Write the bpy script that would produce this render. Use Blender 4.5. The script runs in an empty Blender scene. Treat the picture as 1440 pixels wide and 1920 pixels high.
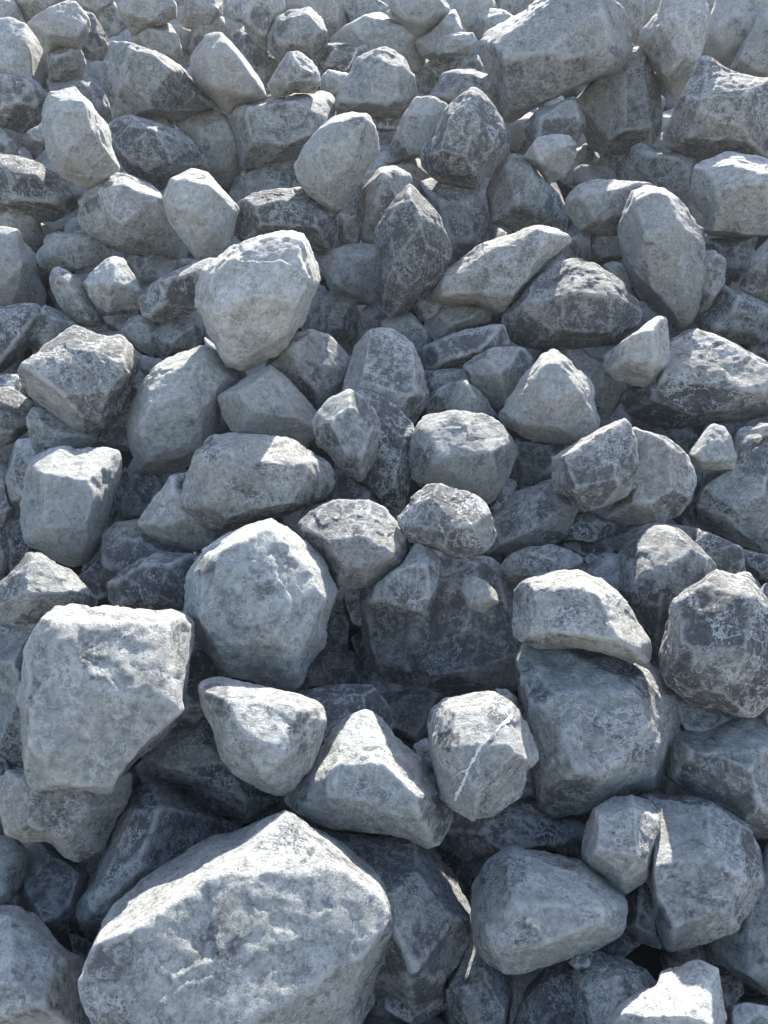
import bpy, bmesh, math, random
import numpy as np
from mathutils import Vector

# ------------------------------------------------------------ camera, sky, sun
S = bpy.context.scene
COL = S.collection
R = math.radians
CAM = np.array([0.0, 0.0, 1.65])
PITCH = R(-15.0)
FPX = 1423.0                      # focal length in pixels of the 1440 x 1920 photograph
cam = bpy.data.cameras.new('camera')
cam_o = bpy.data.objects.new('camera', cam)
COL.objects.link(cam_o)
cam_o.location = CAM
cam_o.rotation_euler = (R(90) + PITCH, 0, 0)
cam.sensor_fit = 'VERTICAL'
cam.sensor_height = 24
cam.lens = FPX / 1920 * 24
cam.clip_end = 1000
S.camera = cam_o

SUN_EL, SUN_AZ = 46.5, 14.0       # azimuth measured from +Y (behind the pile) towards +X
world = bpy.data.worlds.new('World')
S.world = world
world.use_nodes = True
wn = world.node_tree
sky = wn.nodes.new('ShaderNodeTexSky')
sky.sky_type = 'NISHITA'
sky.sun_disc = False
sky.sun_elevation = R(SUN_EL)
sky.sun_rotation = R(SUN_AZ)
sky.dust_density = 1.6
wn.links.new(sky.outputs[0], wn.nodes['Background'].inputs[0])
wn.nodes['Background'].inputs[1].default_value = 0.125
sl = bpy.data.lights.new('sun', 'SUN')
sl.energy = 4.7
sl.angle = R(0.5)
sl.color = (1.0, 0.95, 0.87)
so = bpy.data.objects.new('sun', sl)
COL.objects.link(so)
sd = Vector((math.sin(R(SUN_AZ)) * math.cos(R(SUN_EL)), math.cos(R(SUN_AZ)) * math.cos(R(SUN_EL)), math.sin(R(SUN_EL))))
so.rotation_euler = sd.to_track_quat('Z', 'Y').to_euler()
S.view_settings.view_transform = 'Standard'
S.view_settings.look = 'None'
S.view_settings.gamma = 1
S.view_settings.use_curve_mapping = False
S.view_settings.exposure = 1.97

# ------------------------------------------------------------ geometry helpers
FW = np.array([0, math.cos(PITCH), math.sin(PITCH)])
UP = np.array([0, -math.sin(PITCH), math.cos(PITCH)])
RT = np.array([1.0, 0, 0])
SLOPE = R(37)
SN = np.array([0, -math.sin(SLOPE), math.cos(SLOPE)])     # normal of the pile's face
SH = 2.05                                                 # camera's distance from that face
def ray(x, y):
    d = FW + RT * ((x - 720) / FPX) + UP * ((960 - y) / FPX)
    return d / np.linalg.norm(d)
def plane_t(d, h=SH):
    return -h / float(d @ SN)

def hash3(ix, iy, iz, seed):
    h = (ix * 374761393 + iy * 668265263 + iz * 2147483647 + seed * 974711) & 0xffffffff
    h = ((h ^ (h >> 13)) * 1274126177) & 0xffffffff
    h = ((h ^ (h >> 16)) * 2246822519) & 0xffffffff
    return ((h ^ (h >> 15)) & 0xffff) / 65535.0
def vnoise(p, seed):
    i = np.floor(p).astype(np.int64)
    f = p - i
    f = f * f * f * (f * (f * 6 - 15) + 10)
    out = 0
    for a in (0, 1):
        wa = f[:, 0] if a else 1 - f[:, 0]
        for b in (0, 1):
            wb = wa * (f[:, 1] if b else 1 - f[:, 1])
            for c in (0, 1):
                w = wb * (f[:, 2] if c else 1 - f[:, 2])
                out = out + w * hash3(i[:, 0] + a, i[:, 1] + b, i[:, 2] + c, seed)
    return out * 2 - 1
ROTS = []
_r = np.random.RandomState(5)
for _ in range(8):
    q, _t = np.linalg.qr(_r.randn(3, 3)); ROTS.append(q)
def fbm(p, seed, octaves, gain=.5, ridged=False):
    o = 0; a = 1
    for k in range(octaves):
        n = vnoise((p * 2.03 ** k) @ ROTS[k % 8] + 17.3 * k + 50, seed + k)
        o = o + a * ((1 - 2 * np.abs(n)) if ridged else n)
        a *= gain
    return o

ICO = {}
def ico(level):
    if level not in ICO:
        bm = bmesh.new()
        bmesh.ops.create_icosphere(bm, subdivisions=level, radius=1)
        bm.verts.ensure_lookup_table()
        v = np.array([x.co[:] for x in bm.verts])
        f = np.array([[x.index for x in t.verts] for t in bm.faces], dtype=np.int32)
        bm.free()
        v /= np.linalg.norm(v, axis=1)[:, None]
        ICO[level] = (v, f)
    return ICO[level]

def mesh_from(name, co, faces, facet=None):
    me = bpy.data.meshes.new(name)
    me.vertices.add(len(co)); me.vertices.foreach_set('co', np.ascontiguousarray(co, dtype=np.float32).ravel())
    n = len(faces)
    me.loops.add(n * 3); me.loops.foreach_set('vertex_index', faces.ravel())
    me.polygons.add(n)
    me.polygons.foreach_set('loop_start', np.arange(0, 3 * n, 3, dtype=np.int32))
    me.polygons.foreach_set('loop_total', np.full(n, 3, dtype=np.int32))
    me.polygons.foreach_set('use_smooth', np.ones(n, dtype=bool))
    if facet is not None:
        at = me.attributes.new('facet', 'FLOAT_VECTOR', 'POINT')
        at.data.foreach_set('vector', facet.astype(np.float32).ravel())
    me.update(calc_edges=True)
    return me

def hull_planes(pts, merge=0.0):
    """planes of the convex hull; triangles that face within the merge angle become one flat break"""
    bm = bmesh.new()
    for p in pts: bm.verts.new(p)
    bmesh.ops.convex_hull(bm, input=bm.verts[:])
    N = []; D = []; A = []
    for f in bm.faces:
        f.normal_update()
        n = np.array(f.normal[:]); d = float(n @ np.array(f.verts[0].co[:]))
        if d < 0: n, d = -n, -d
        if d > 1e-5:
            N.append(n); D.append(d); A.append(f.calc_area())
    bm.free()
    N, D, A = np.array(N), np.array(D), np.array(A)
    if merge > 0:
        lim = math.cos(R(merge)); free = np.ones(len(N), bool); n2 = []; d2 = []
        for k in np.argsort(-A):
            if not free[k]: continue
            g = free & (N @ N[k] > lim); free[g] = False
            n = (N[g] * A[g, None]).sum(0); n /= np.linalg.norm(n)
            n2.append(n); d2.append(float((D[g] * A[g] * (N[g] @ n)).sum() / A[g].sum()))
        N, D = np.array(n2), np.array(d2)
    return N, D

def carve(pts, level, rs, power, poly=None, chips=26, rough=1.0, strata=0.0, merge=0.0):
    """A closed stone whose planes come from the given 3D points; x right, y up, z towards the viewer."""
    pts = np.asarray(pts, float)
    size = float(np.mean(np.abs(pts).max(axis=0)))
    N, D = hull_planes([tuple(p) for p in pts], merge)
    tone = rs.rand(len(N))
    # neighbouring planes that nearly agree share their look
    for a in range(len(N)):
        for b in range(a):
            if N[a] @ N[b] > .93: tone[a] = tone[b]; break
    # knocked-off corners and edges
    cn = rs.randn(chips, 3); cn /= np.linalg.norm(cn, axis=1)[:, None]
    cd = (pts @ cn.T).max(axis=0) * (1 - rs.uniform(.006, .085, chips))
    N = np.vstack([N, cn]); D = np.concatenate([D, cd]); tone = np.concatenate([tone, rs.rand(chips) ** 1.5])
    V, F = ico(level)
    q = np.maximum(V @ N.T, 1e-6) / D
    qm = q.max(axis=1)
    r = ((q / qm[:, None]) ** power).sum(axis=1) ** (-1 / power) / qm
    i1 = q.argmax(axis=1); ar = np.arange(len(q)); q1 = q[ar, i1]
    facet = tone[i1]
    q2 = np.where(N[i1] @ N.T > .90, 0, q)
    edge = np.clip((q2.max(axis=1) / q1 - .968) / .028, 0, 1)
    P = V * r[:, None]
    if poly is not None:
        th = np.arctan2(P[:, 1], P[:, 0]); rad = np.hypot(P[:, 0], P[:, 1])
        nb = 96
        bins = ((th + math.pi) / (2 * math.pi) * nb).astype(int) % nb
        mx = np.zeros(nb); np.maximum.at(mx, bins, rad)
        for _ in range(3):
            z = mx == 0
            mx[z] = np.roll(mx, 1)[z]
        ct = (np.arange(nb) + .5) / nb * 2 * math.pi - math.pi
        pr = np.zeros(nb)
        A = poly; B = np.roll(poly, -1, axis=0)
        for k, t in enumerate(ct):
            d = np.array([math.cos(t), math.sin(t)])
            e = B - A
            den = d[0] * e[:, 1] - d[1] * e[:, 0]
            den = np.where(np.abs(den) < 1e-9, 1e-9, den)
            tt = (A[:, 0] * e[:, 1] - A[:, 1] * e[:, 0]) / den
            uu = (A[:, 0] * d[1] - A[:, 1] * d[0]) / den
            ok = (tt > 0) & (uu >= -1e-6) & (uu <= 1 + 1e-6)
            pr[k] = tt[ok].max() if ok.any() else mx[k]
        ratio = pr / np.maximum(mx, 1e-6)
        ratio = (np.roll(ratio, 1) + 2 * ratio + np.roll(ratio, -1)) / 4
        ratio = np.clip(ratio, .6, 1.25)
        rt = np.interp(th, np.concatenate([ct - 2 * math.pi, ct, ct + 2 * math.pi]), np.tile(ratio, 3))
        mm = np.interp(th, np.concatenate([ct - 2 * math.pi, ct, ct + 2 * math.pi]), np.tile(mx, 3))
        w = np.clip(rad / np.maximum(mm, 1e-6), 0, 1) ** 2
        P[:, :2] *= (1 + (rt - 1) * w)[:, None]
    # fractured surface: tilted flakes at two sizes, then rough grain
    nrm = P / np.linalg.norm(P, axis=1)[:, None]
    disp = np.zeros(len(P))
    sd_ = int(rs.randint(1 << 20))
    warp = np.stack([fbm(P / size * 2.2, sd_ + 11 * k, 2) for k in range(3)], axis=1) * size * .13
    Q = P + warp
    for cnt, amp in ((8, .026), (40, .020), (240 if level >= 5 else 90, .013)):
        seeds = Q[rs.randint(len(P), size=cnt)] + rs.randn(cnt, 3) * size * .03
        g = rs.randn(cnt, 3) * amp * 1.5 * (16 / cnt) ** -.5 ; hh = rs.randn(cnt) * amp * .10 * size
        best = np.full(len(P), 1e9); idx = np.zeros(len(P), int)
        for s in range(0, cnt, 50):
            d2 = ((Q[:, None, :] - seeds[None, s:s + 50]) ** 2).sum(-1)
            k = d2.argmin(1); m = d2[np.arange(len(P)), k]
            u = m < best; best[u] = m[u]; idx[u] = k[u] + s
        dd = hh[idx] + np.einsum('ij,ij->i', g[idx], Q - seeds[idx])
        lim = amp * size * .8
        disp += lim * np.tanh(dd / lim)
        if cnt == 60: facet = facet * .75 + .25 * rs.rand(cnt)[idx]
    disp += fbm(P / size * 1.9, sd_ + 91, 3) * .010 * size
    disp += fbm(P / size * 7, sd_ + 191, 4 if level >= 5 else 3, .58, True) * .0055 * size
    # splinters lost along the arrises
    nick = fbm(P / size * 8, sd_ + 391, 3, .6)
    disp -= edge * np.clip(nick - .1, 0, .4) * .035 * size
    if strata > 0:
        ax = rs.randn(3); ax /= np.linalg.norm(ax)
        c = (Q @ ax) / size * 9
        disp += (np.abs((c % 1) - .5) - .25) * strata * size
    P = P + nrm * (disp * rough)[:, None]
    return P, F, np.stack([facet, edge, edge * 0], axis=1)

# ------------------------------------------------------------ materials
def nodes_of(name):
    m = bpy.data.materials.new(name); m.use_nodes = True
    nt = m.node_tree; nt.nodes.clear()
    def N(t, **kw):
        n = nt.nodes.new(t)
        for k, v in kw.items():
            if k in n.inputs.keys() if isinstance(k, str) else False: n.inputs[k].default_value = v
            else: setattr(n, k, v)
        return n
    return m, nt, N
def limestone(name, rubble=False):
    m, nt, N = nodes_of(name)
    L = nt.links.new
    out = N('ShaderNodeOutputMaterial'); bs = N('ShaderNodeBsdfPrincipled')
    L(bs.outputs[0], out.inputs[0])
    tc = N('ShaderNodeTexCoord'); oi = N('ShaderNodeObjectInfo')
    def val(x, i=0):
        return x.outputs[i] if hasattr(x, 'outputs') else x
    def math_(op, a, b=0.0, c=0.0, clamp=False):
        n = N('ShaderNodeMath', operation=op); n.use_clamp = clamp
        for k, v in enumerate((a, b, c)):
            if isinstance(v, (int, float)): n.inputs[k].default_value = v
            else: L(val(v), n.inputs[k])
        return n.outputs[0]
    def ramp(a, lo, hi):
        n = N('ShaderNodeMapRange'); n.interpolation_type = 'SMOOTHSTEP'
        for k, v in zip((0, 1, 2), (a, lo, hi)):
            if isinstance(v, (int, float)): n.inputs[k].default_value = v
            else: L(v, n.inputs[k])
        return n.outputs[0]
    def mixc(f, a, b, mode='MIX'):
        n = N('ShaderNodeMix', data_type='RGBA'); n.blend_type = mode
        if isinstance(f, (int, float)): n.inputs[0].default_value = f
        else: L(f, n.inputs[0])
        for k, v in ((6, a), (7, b)):
            if isinstance(v, tuple): n.inputs[k].default_value = (*v, 1)
            else: L(v, n.inputs[k])
        return n.outputs[2]
    off = N('ShaderNodeVectorMath', operation='MULTIPLY_ADD')
    cx = N('ShaderNodeCombineXYZ')
    L(oi.outputs['Random'], cx.inputs[0]); L(math_('MULTIPLY', oi.outputs['Random'], 7.7), cx.inputs[1]); L(math_('MULTIPLY', oi.outputs['Random'], 3.3), cx.inputs[2])
    L(cx.outputs[0], off.inputs[0]); off.inputs[1].default_value = (31, 31, 31); L(tc.outputs['Object'], off.inputs[2])
    rsc = N('ShaderNodeVectorMath', operation='SCALE'); L(off.outputs[0], rsc.inputs[0])
    L(math_('ADD', math_('MULTIPLY', math_('FRACT', math_('MULTIPLY', oi.outputs['Random'], 91.7)), .75), .62), rsc.inputs['Scale'])
    P = rsc.outputs[0]
    mott = math_('ADD', math_('MULTIPLY', oi.outputs['Alpha'], .9), .1)
    def noise(scale, detail=8, rough=.6, dist=0, vec=None, stretch=None):
        v = vec or P
        if stretch:
            mp = N('ShaderNodeMapping'); mp.inputs['Scale'].default_value = stretch[0]; mp.inputs['Rotation'].default_value = stretch[1]
            L(v, mp.inputs[0]); v = mp.outputs[0]
        n = N('ShaderNodeTexNoise'); n.inputs['Scale'].default_value = scale; n.inputs['Detail'].default_value = detail
        n.inputs['Roughness'].default_value = rough; n.inputs['Distortion'].default_value = dist
        L(v, n.inputs['Vector']); return n.outputs['Fac']
    sep = N('ShaderNodeSeparateColor'); L(oi.outputs['Color'], sep.inputs[0])
    tone, warm, vein = sep.outputs[0], sep.outputs[1], sep.outputs[2]
    if rubble:
        tone = math_('MULTIPLY', noise(1.3, 2), .8)
    fsep = N('ShaderNodeSeparateXYZ'); L(N('ShaderNodeAttribute', attribute_name='facet').outputs['Vector'], fsep.inputs[0])
    fa = fsep.outputs[0]; wear = fsep.outputs[1]
    geo = N('ShaderNodeNewGeometry')
    # how much pale dust coats the dark fresh limestone
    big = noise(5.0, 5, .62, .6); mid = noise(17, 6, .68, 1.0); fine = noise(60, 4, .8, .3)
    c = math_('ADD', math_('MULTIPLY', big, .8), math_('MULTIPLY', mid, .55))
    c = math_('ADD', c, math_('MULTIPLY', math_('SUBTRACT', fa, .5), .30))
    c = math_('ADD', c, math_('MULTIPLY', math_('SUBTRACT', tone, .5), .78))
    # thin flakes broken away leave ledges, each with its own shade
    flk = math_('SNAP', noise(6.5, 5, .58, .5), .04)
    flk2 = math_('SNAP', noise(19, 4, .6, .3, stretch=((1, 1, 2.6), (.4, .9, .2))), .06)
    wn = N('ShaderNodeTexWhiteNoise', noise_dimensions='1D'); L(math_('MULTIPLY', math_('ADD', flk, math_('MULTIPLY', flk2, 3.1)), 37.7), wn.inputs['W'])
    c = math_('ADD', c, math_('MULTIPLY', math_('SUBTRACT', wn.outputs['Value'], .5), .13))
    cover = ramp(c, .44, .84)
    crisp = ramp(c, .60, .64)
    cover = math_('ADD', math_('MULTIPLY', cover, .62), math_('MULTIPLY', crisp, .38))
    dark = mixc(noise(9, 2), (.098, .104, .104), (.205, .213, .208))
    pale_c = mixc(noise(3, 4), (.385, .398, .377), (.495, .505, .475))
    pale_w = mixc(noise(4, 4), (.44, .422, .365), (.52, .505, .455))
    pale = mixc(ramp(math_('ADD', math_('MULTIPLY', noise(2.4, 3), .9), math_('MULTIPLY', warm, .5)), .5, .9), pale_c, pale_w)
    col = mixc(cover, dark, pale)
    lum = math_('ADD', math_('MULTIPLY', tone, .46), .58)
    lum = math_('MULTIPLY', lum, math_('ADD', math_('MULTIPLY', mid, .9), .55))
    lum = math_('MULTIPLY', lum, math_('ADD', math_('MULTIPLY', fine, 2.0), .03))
    bc = N('ShaderNodeVectorMath', operation='SCALE'); L(col, bc.inputs[0]); L(lum, bc.inputs['Scale'])
    col = bc.outputs[0]
    # chalky scuffs and scratches
    s1 = noise(15, 5, .75, .5, stretch=((1, 4.5, 1.5), (.5, .8, .3)))
    s2 = noise(13, 5, .75, .5, stretch=((5, 1, 1.2), (1.2, .3, 1.1)))
    sc = math_('MAXIMUM', ramp(s1, .57, .62), ramp(s2, .58, .63))
    sc = math_('MULTIPLY', sc, ramp(noise(4.2, 4), .46, .60))
    col = mixc(math_('MULTIPLY', sc, .75), col, (.62, .63, .62))
    # broken crackle of calcite flecks
    wv = N('ShaderNodeVectorMath', operation='MULTIPLY_ADD')
    nv = N('ShaderNodeTexNoise'); nv.inputs['Scale'].default_value = 9; nv.inputs['Detail'].default_value = 4; nv.inputs['Roughness'].default_value = .7; L(P, nv.inputs['Vector'])
    L(nv.outputs['Color'], wv.inputs[0]); wv.inputs[1].default_value = (.28, .28, .28); L(P, wv.inputs[2])
    vo = N('ShaderNodeTexVoronoi', feature='DISTANCE_TO_EDGE'); vo.inputs['Scale'].default_value = 9; L(wv.outputs[0], vo.inputs['Vector'])
    cr = math_('SUBTRACT', 1, ramp(vo.outputs['Distance'], .0, .05))
    cr = math_('MULTIPLY', cr, ramp(noise(6.5, 4, .7), .48, .56))
    vo2 = N('ShaderNodeTexVoronoi', feature='DISTANCE_TO_EDGE'); vo2.inputs['Scale'].default_value = 26; L(wv.outputs[0], vo2.inputs['Vector'])
    cr2 = math_('SUBTRACT', 1, ramp(vo2.outputs['Distance'], .0, .13))
    cr2 = math_('MULTIPLY', cr2, ramp(noise(8, 4, .7, .4), .51, .58))
    crk = math_('MULTIPLY', math_('MAXIMUM', cr, cr2), math_('ADD', math_('MULTIPLY', vein, .5), .5))
    col = mixc(crk, col, (.64, .65, .64))
    # powdery speckle
    sp = ramp(noise(38, 5, .8, .6), .54, .60)
    sp = math_('MULTIPLY', sp, math_('ADD', math_('MULTIPLY', vein, .40), .38))
    sp = math_('MULTIPLY', sp, mott)
    col = mixc(sp, col, (.62, .635, .62))
    sp2 = math_('MULTIPLY', ramp(noise(31, 5, .85, .4), .54, .575), math_('MULTIPLY', mott, .55))
    col = mixc(sp2, col, (.13, .145, .155))
    # dark pits
    pit = math_('MULTIPLY', ramp(noise(55, 4, .6), .66, .72), .6)
    col = mixc(pit, col, (.09, .095, .10))
    # rubbed pale arrises, dirty creases
    pt = geo.outputs['Pointiness']
    edge = ramp(math_('ADD', pt, math_('MULTIPLY', math_('SUBTRACT', mid, .5), .05)), .512, .56)
    worn = math_('MULTIPLY', wear, ramp(noise(24, 5, .8), .47, .53))
    edge = math_('MULTIPLY', math_('MAXIMUM', edge, worn), .62)
    col = mixc(edge, col, (.66, .66, .64))
    L(col, bs.inputs['Base Color'])
    bs.inputs['Roughness'].default_value = .82
    bs.inputs['Specular IOR Level'].default_value = .35
    # relief
    h = math_('ADD', math_('MULTIPLY', mid, .25), math_('MULTIPLY', noise(60, 5, .85), 1.2))
    h = math_('ADD', h, math_('MULTIPLY', crisp, .16))
    h = math_('ADD', h, math_('MULTIPLY', s1, .25))
    h = math_('ADD', h, math_('ADD', math_('MULTIPLY', flk, 6.0), math_('MULTIPLY', flk2, 2.8)))
    crack = N('ShaderNodeTexVoronoi', feature='DISTANCE_TO_EDGE'); crack.inputs['Scale'].default_value = 4.5; L(wv.outputs[0], crack.inputs['Vector'])
    ck = math_('MULTIPLY', math_('SUBTRACT', 1, ramp(crack.outputs['Distance'], 0, .012)), ramp(noise(3.1, 3), .5, .56))
    h = math_('SUBTRACT', h, math_('MULTIPLY', ck, .5))
    h = math_('SUBTRACT', h, math_('MULTIPLY', pit, .25))
    bp = N('ShaderNodeBump'); bp.inputs['Strength'].default_value = 1.0; bp.inputs['Distance'].default_value = .024
    L(h, bp.inputs['Height']); L(bp.outputs[0], bs.inputs['Normal'])
    return m
ROCK = limestone('crushed_limestone')
RUBBLE = limestone('limestone_rubble', True)
def simple(name, c1, c2, scale):
    m, nt, N = nodes_of(name)
    out = N('ShaderNodeOutputMaterial'); bs = N('ShaderNodeBsdfPrincipled'); nt.links.new(bs.outputs[0], out.inputs[0])
    n = N('ShaderNodeTexNoise'); n.inputs['Scale'].default_value = scale; n.inputs['Detail'].default_value = 10
    n.inputs['Roughness'].default_value = .7
    tc = N('ShaderNodeTexCoord'); nt.links.new(tc.outputs['Object'], n.inputs['Vector'])
    mx = N('ShaderNodeMix', data_type='RGBA'); mx.inputs[6].default_value = (*c1, 1); mx.inputs[7].default_value = (*c2, 1)
    nt.links.new(n.outputs['Fac'], mx.inputs[0]); nt.links.new(mx.outputs[2], bs.inputs['Base Color'])
    bs.inputs['Roughness'].default_value = .9
    bp = N('ShaderNodeBump'); bp.inputs['Strength'].default_value = .7; bp.inputs['Distance'].default_value = .02
    nt.links.new(n.outputs['Fac'], bp.inputs['Height']); nt.links.new(bp.outputs[0], bs.inputs['Normal'])
    return m
GROUND = simple('gravelly_ground', (.24, .22, .19), (.40, .37, .32), 6)
CORE = simple('pile_core', (.04, .042, .046), (.09, .09, .095), 5)  # shade of the gaps put into the colour: near-black behind the stones
QUARTZ = simple('white_quartz', (.45, .46, .45), (.66, .66, .64), 60)

# ------------------------------------------------------------ setting
def struct(name, verts, faces, mat):
    me = bpy.data.meshes.new(name); me.from_pydata(verts, [], faces); me.materials.append(mat)
    o = bpy.data.objects.new(name, me); COL.objects.link(o); o['kind'] = 'structure'; return o
foot = CAM - SH * SN                       # point of the pile's face nearest to the camera
along = np.array([0, math.cos(SLOPE), math.sin(SLOPE)])
def on_slope(x, s, lift):
    return foot + along * s + np.array([x, 0, 0]) + SN * lift
s0 = (-0.3 - foot[2]) / math.sin(SLOPE)
g0 = on_slope(0, s0, -.75)
E_ = 400; GZ = -.35
struct('ground', [(-E_, -E_, GZ), (E_, -E_, GZ), (E_, E_, GZ), (-E_, E_, GZ)], [(0, 1, 2, 3)], GROUND)
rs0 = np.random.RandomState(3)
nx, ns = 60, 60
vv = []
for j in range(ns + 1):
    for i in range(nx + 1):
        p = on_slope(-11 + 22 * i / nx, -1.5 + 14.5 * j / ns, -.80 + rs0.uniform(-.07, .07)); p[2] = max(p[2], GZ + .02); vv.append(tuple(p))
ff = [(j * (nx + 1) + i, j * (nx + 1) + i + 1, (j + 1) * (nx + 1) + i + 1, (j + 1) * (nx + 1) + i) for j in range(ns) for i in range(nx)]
struct('embankment', vv, ff, CORE)

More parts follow.
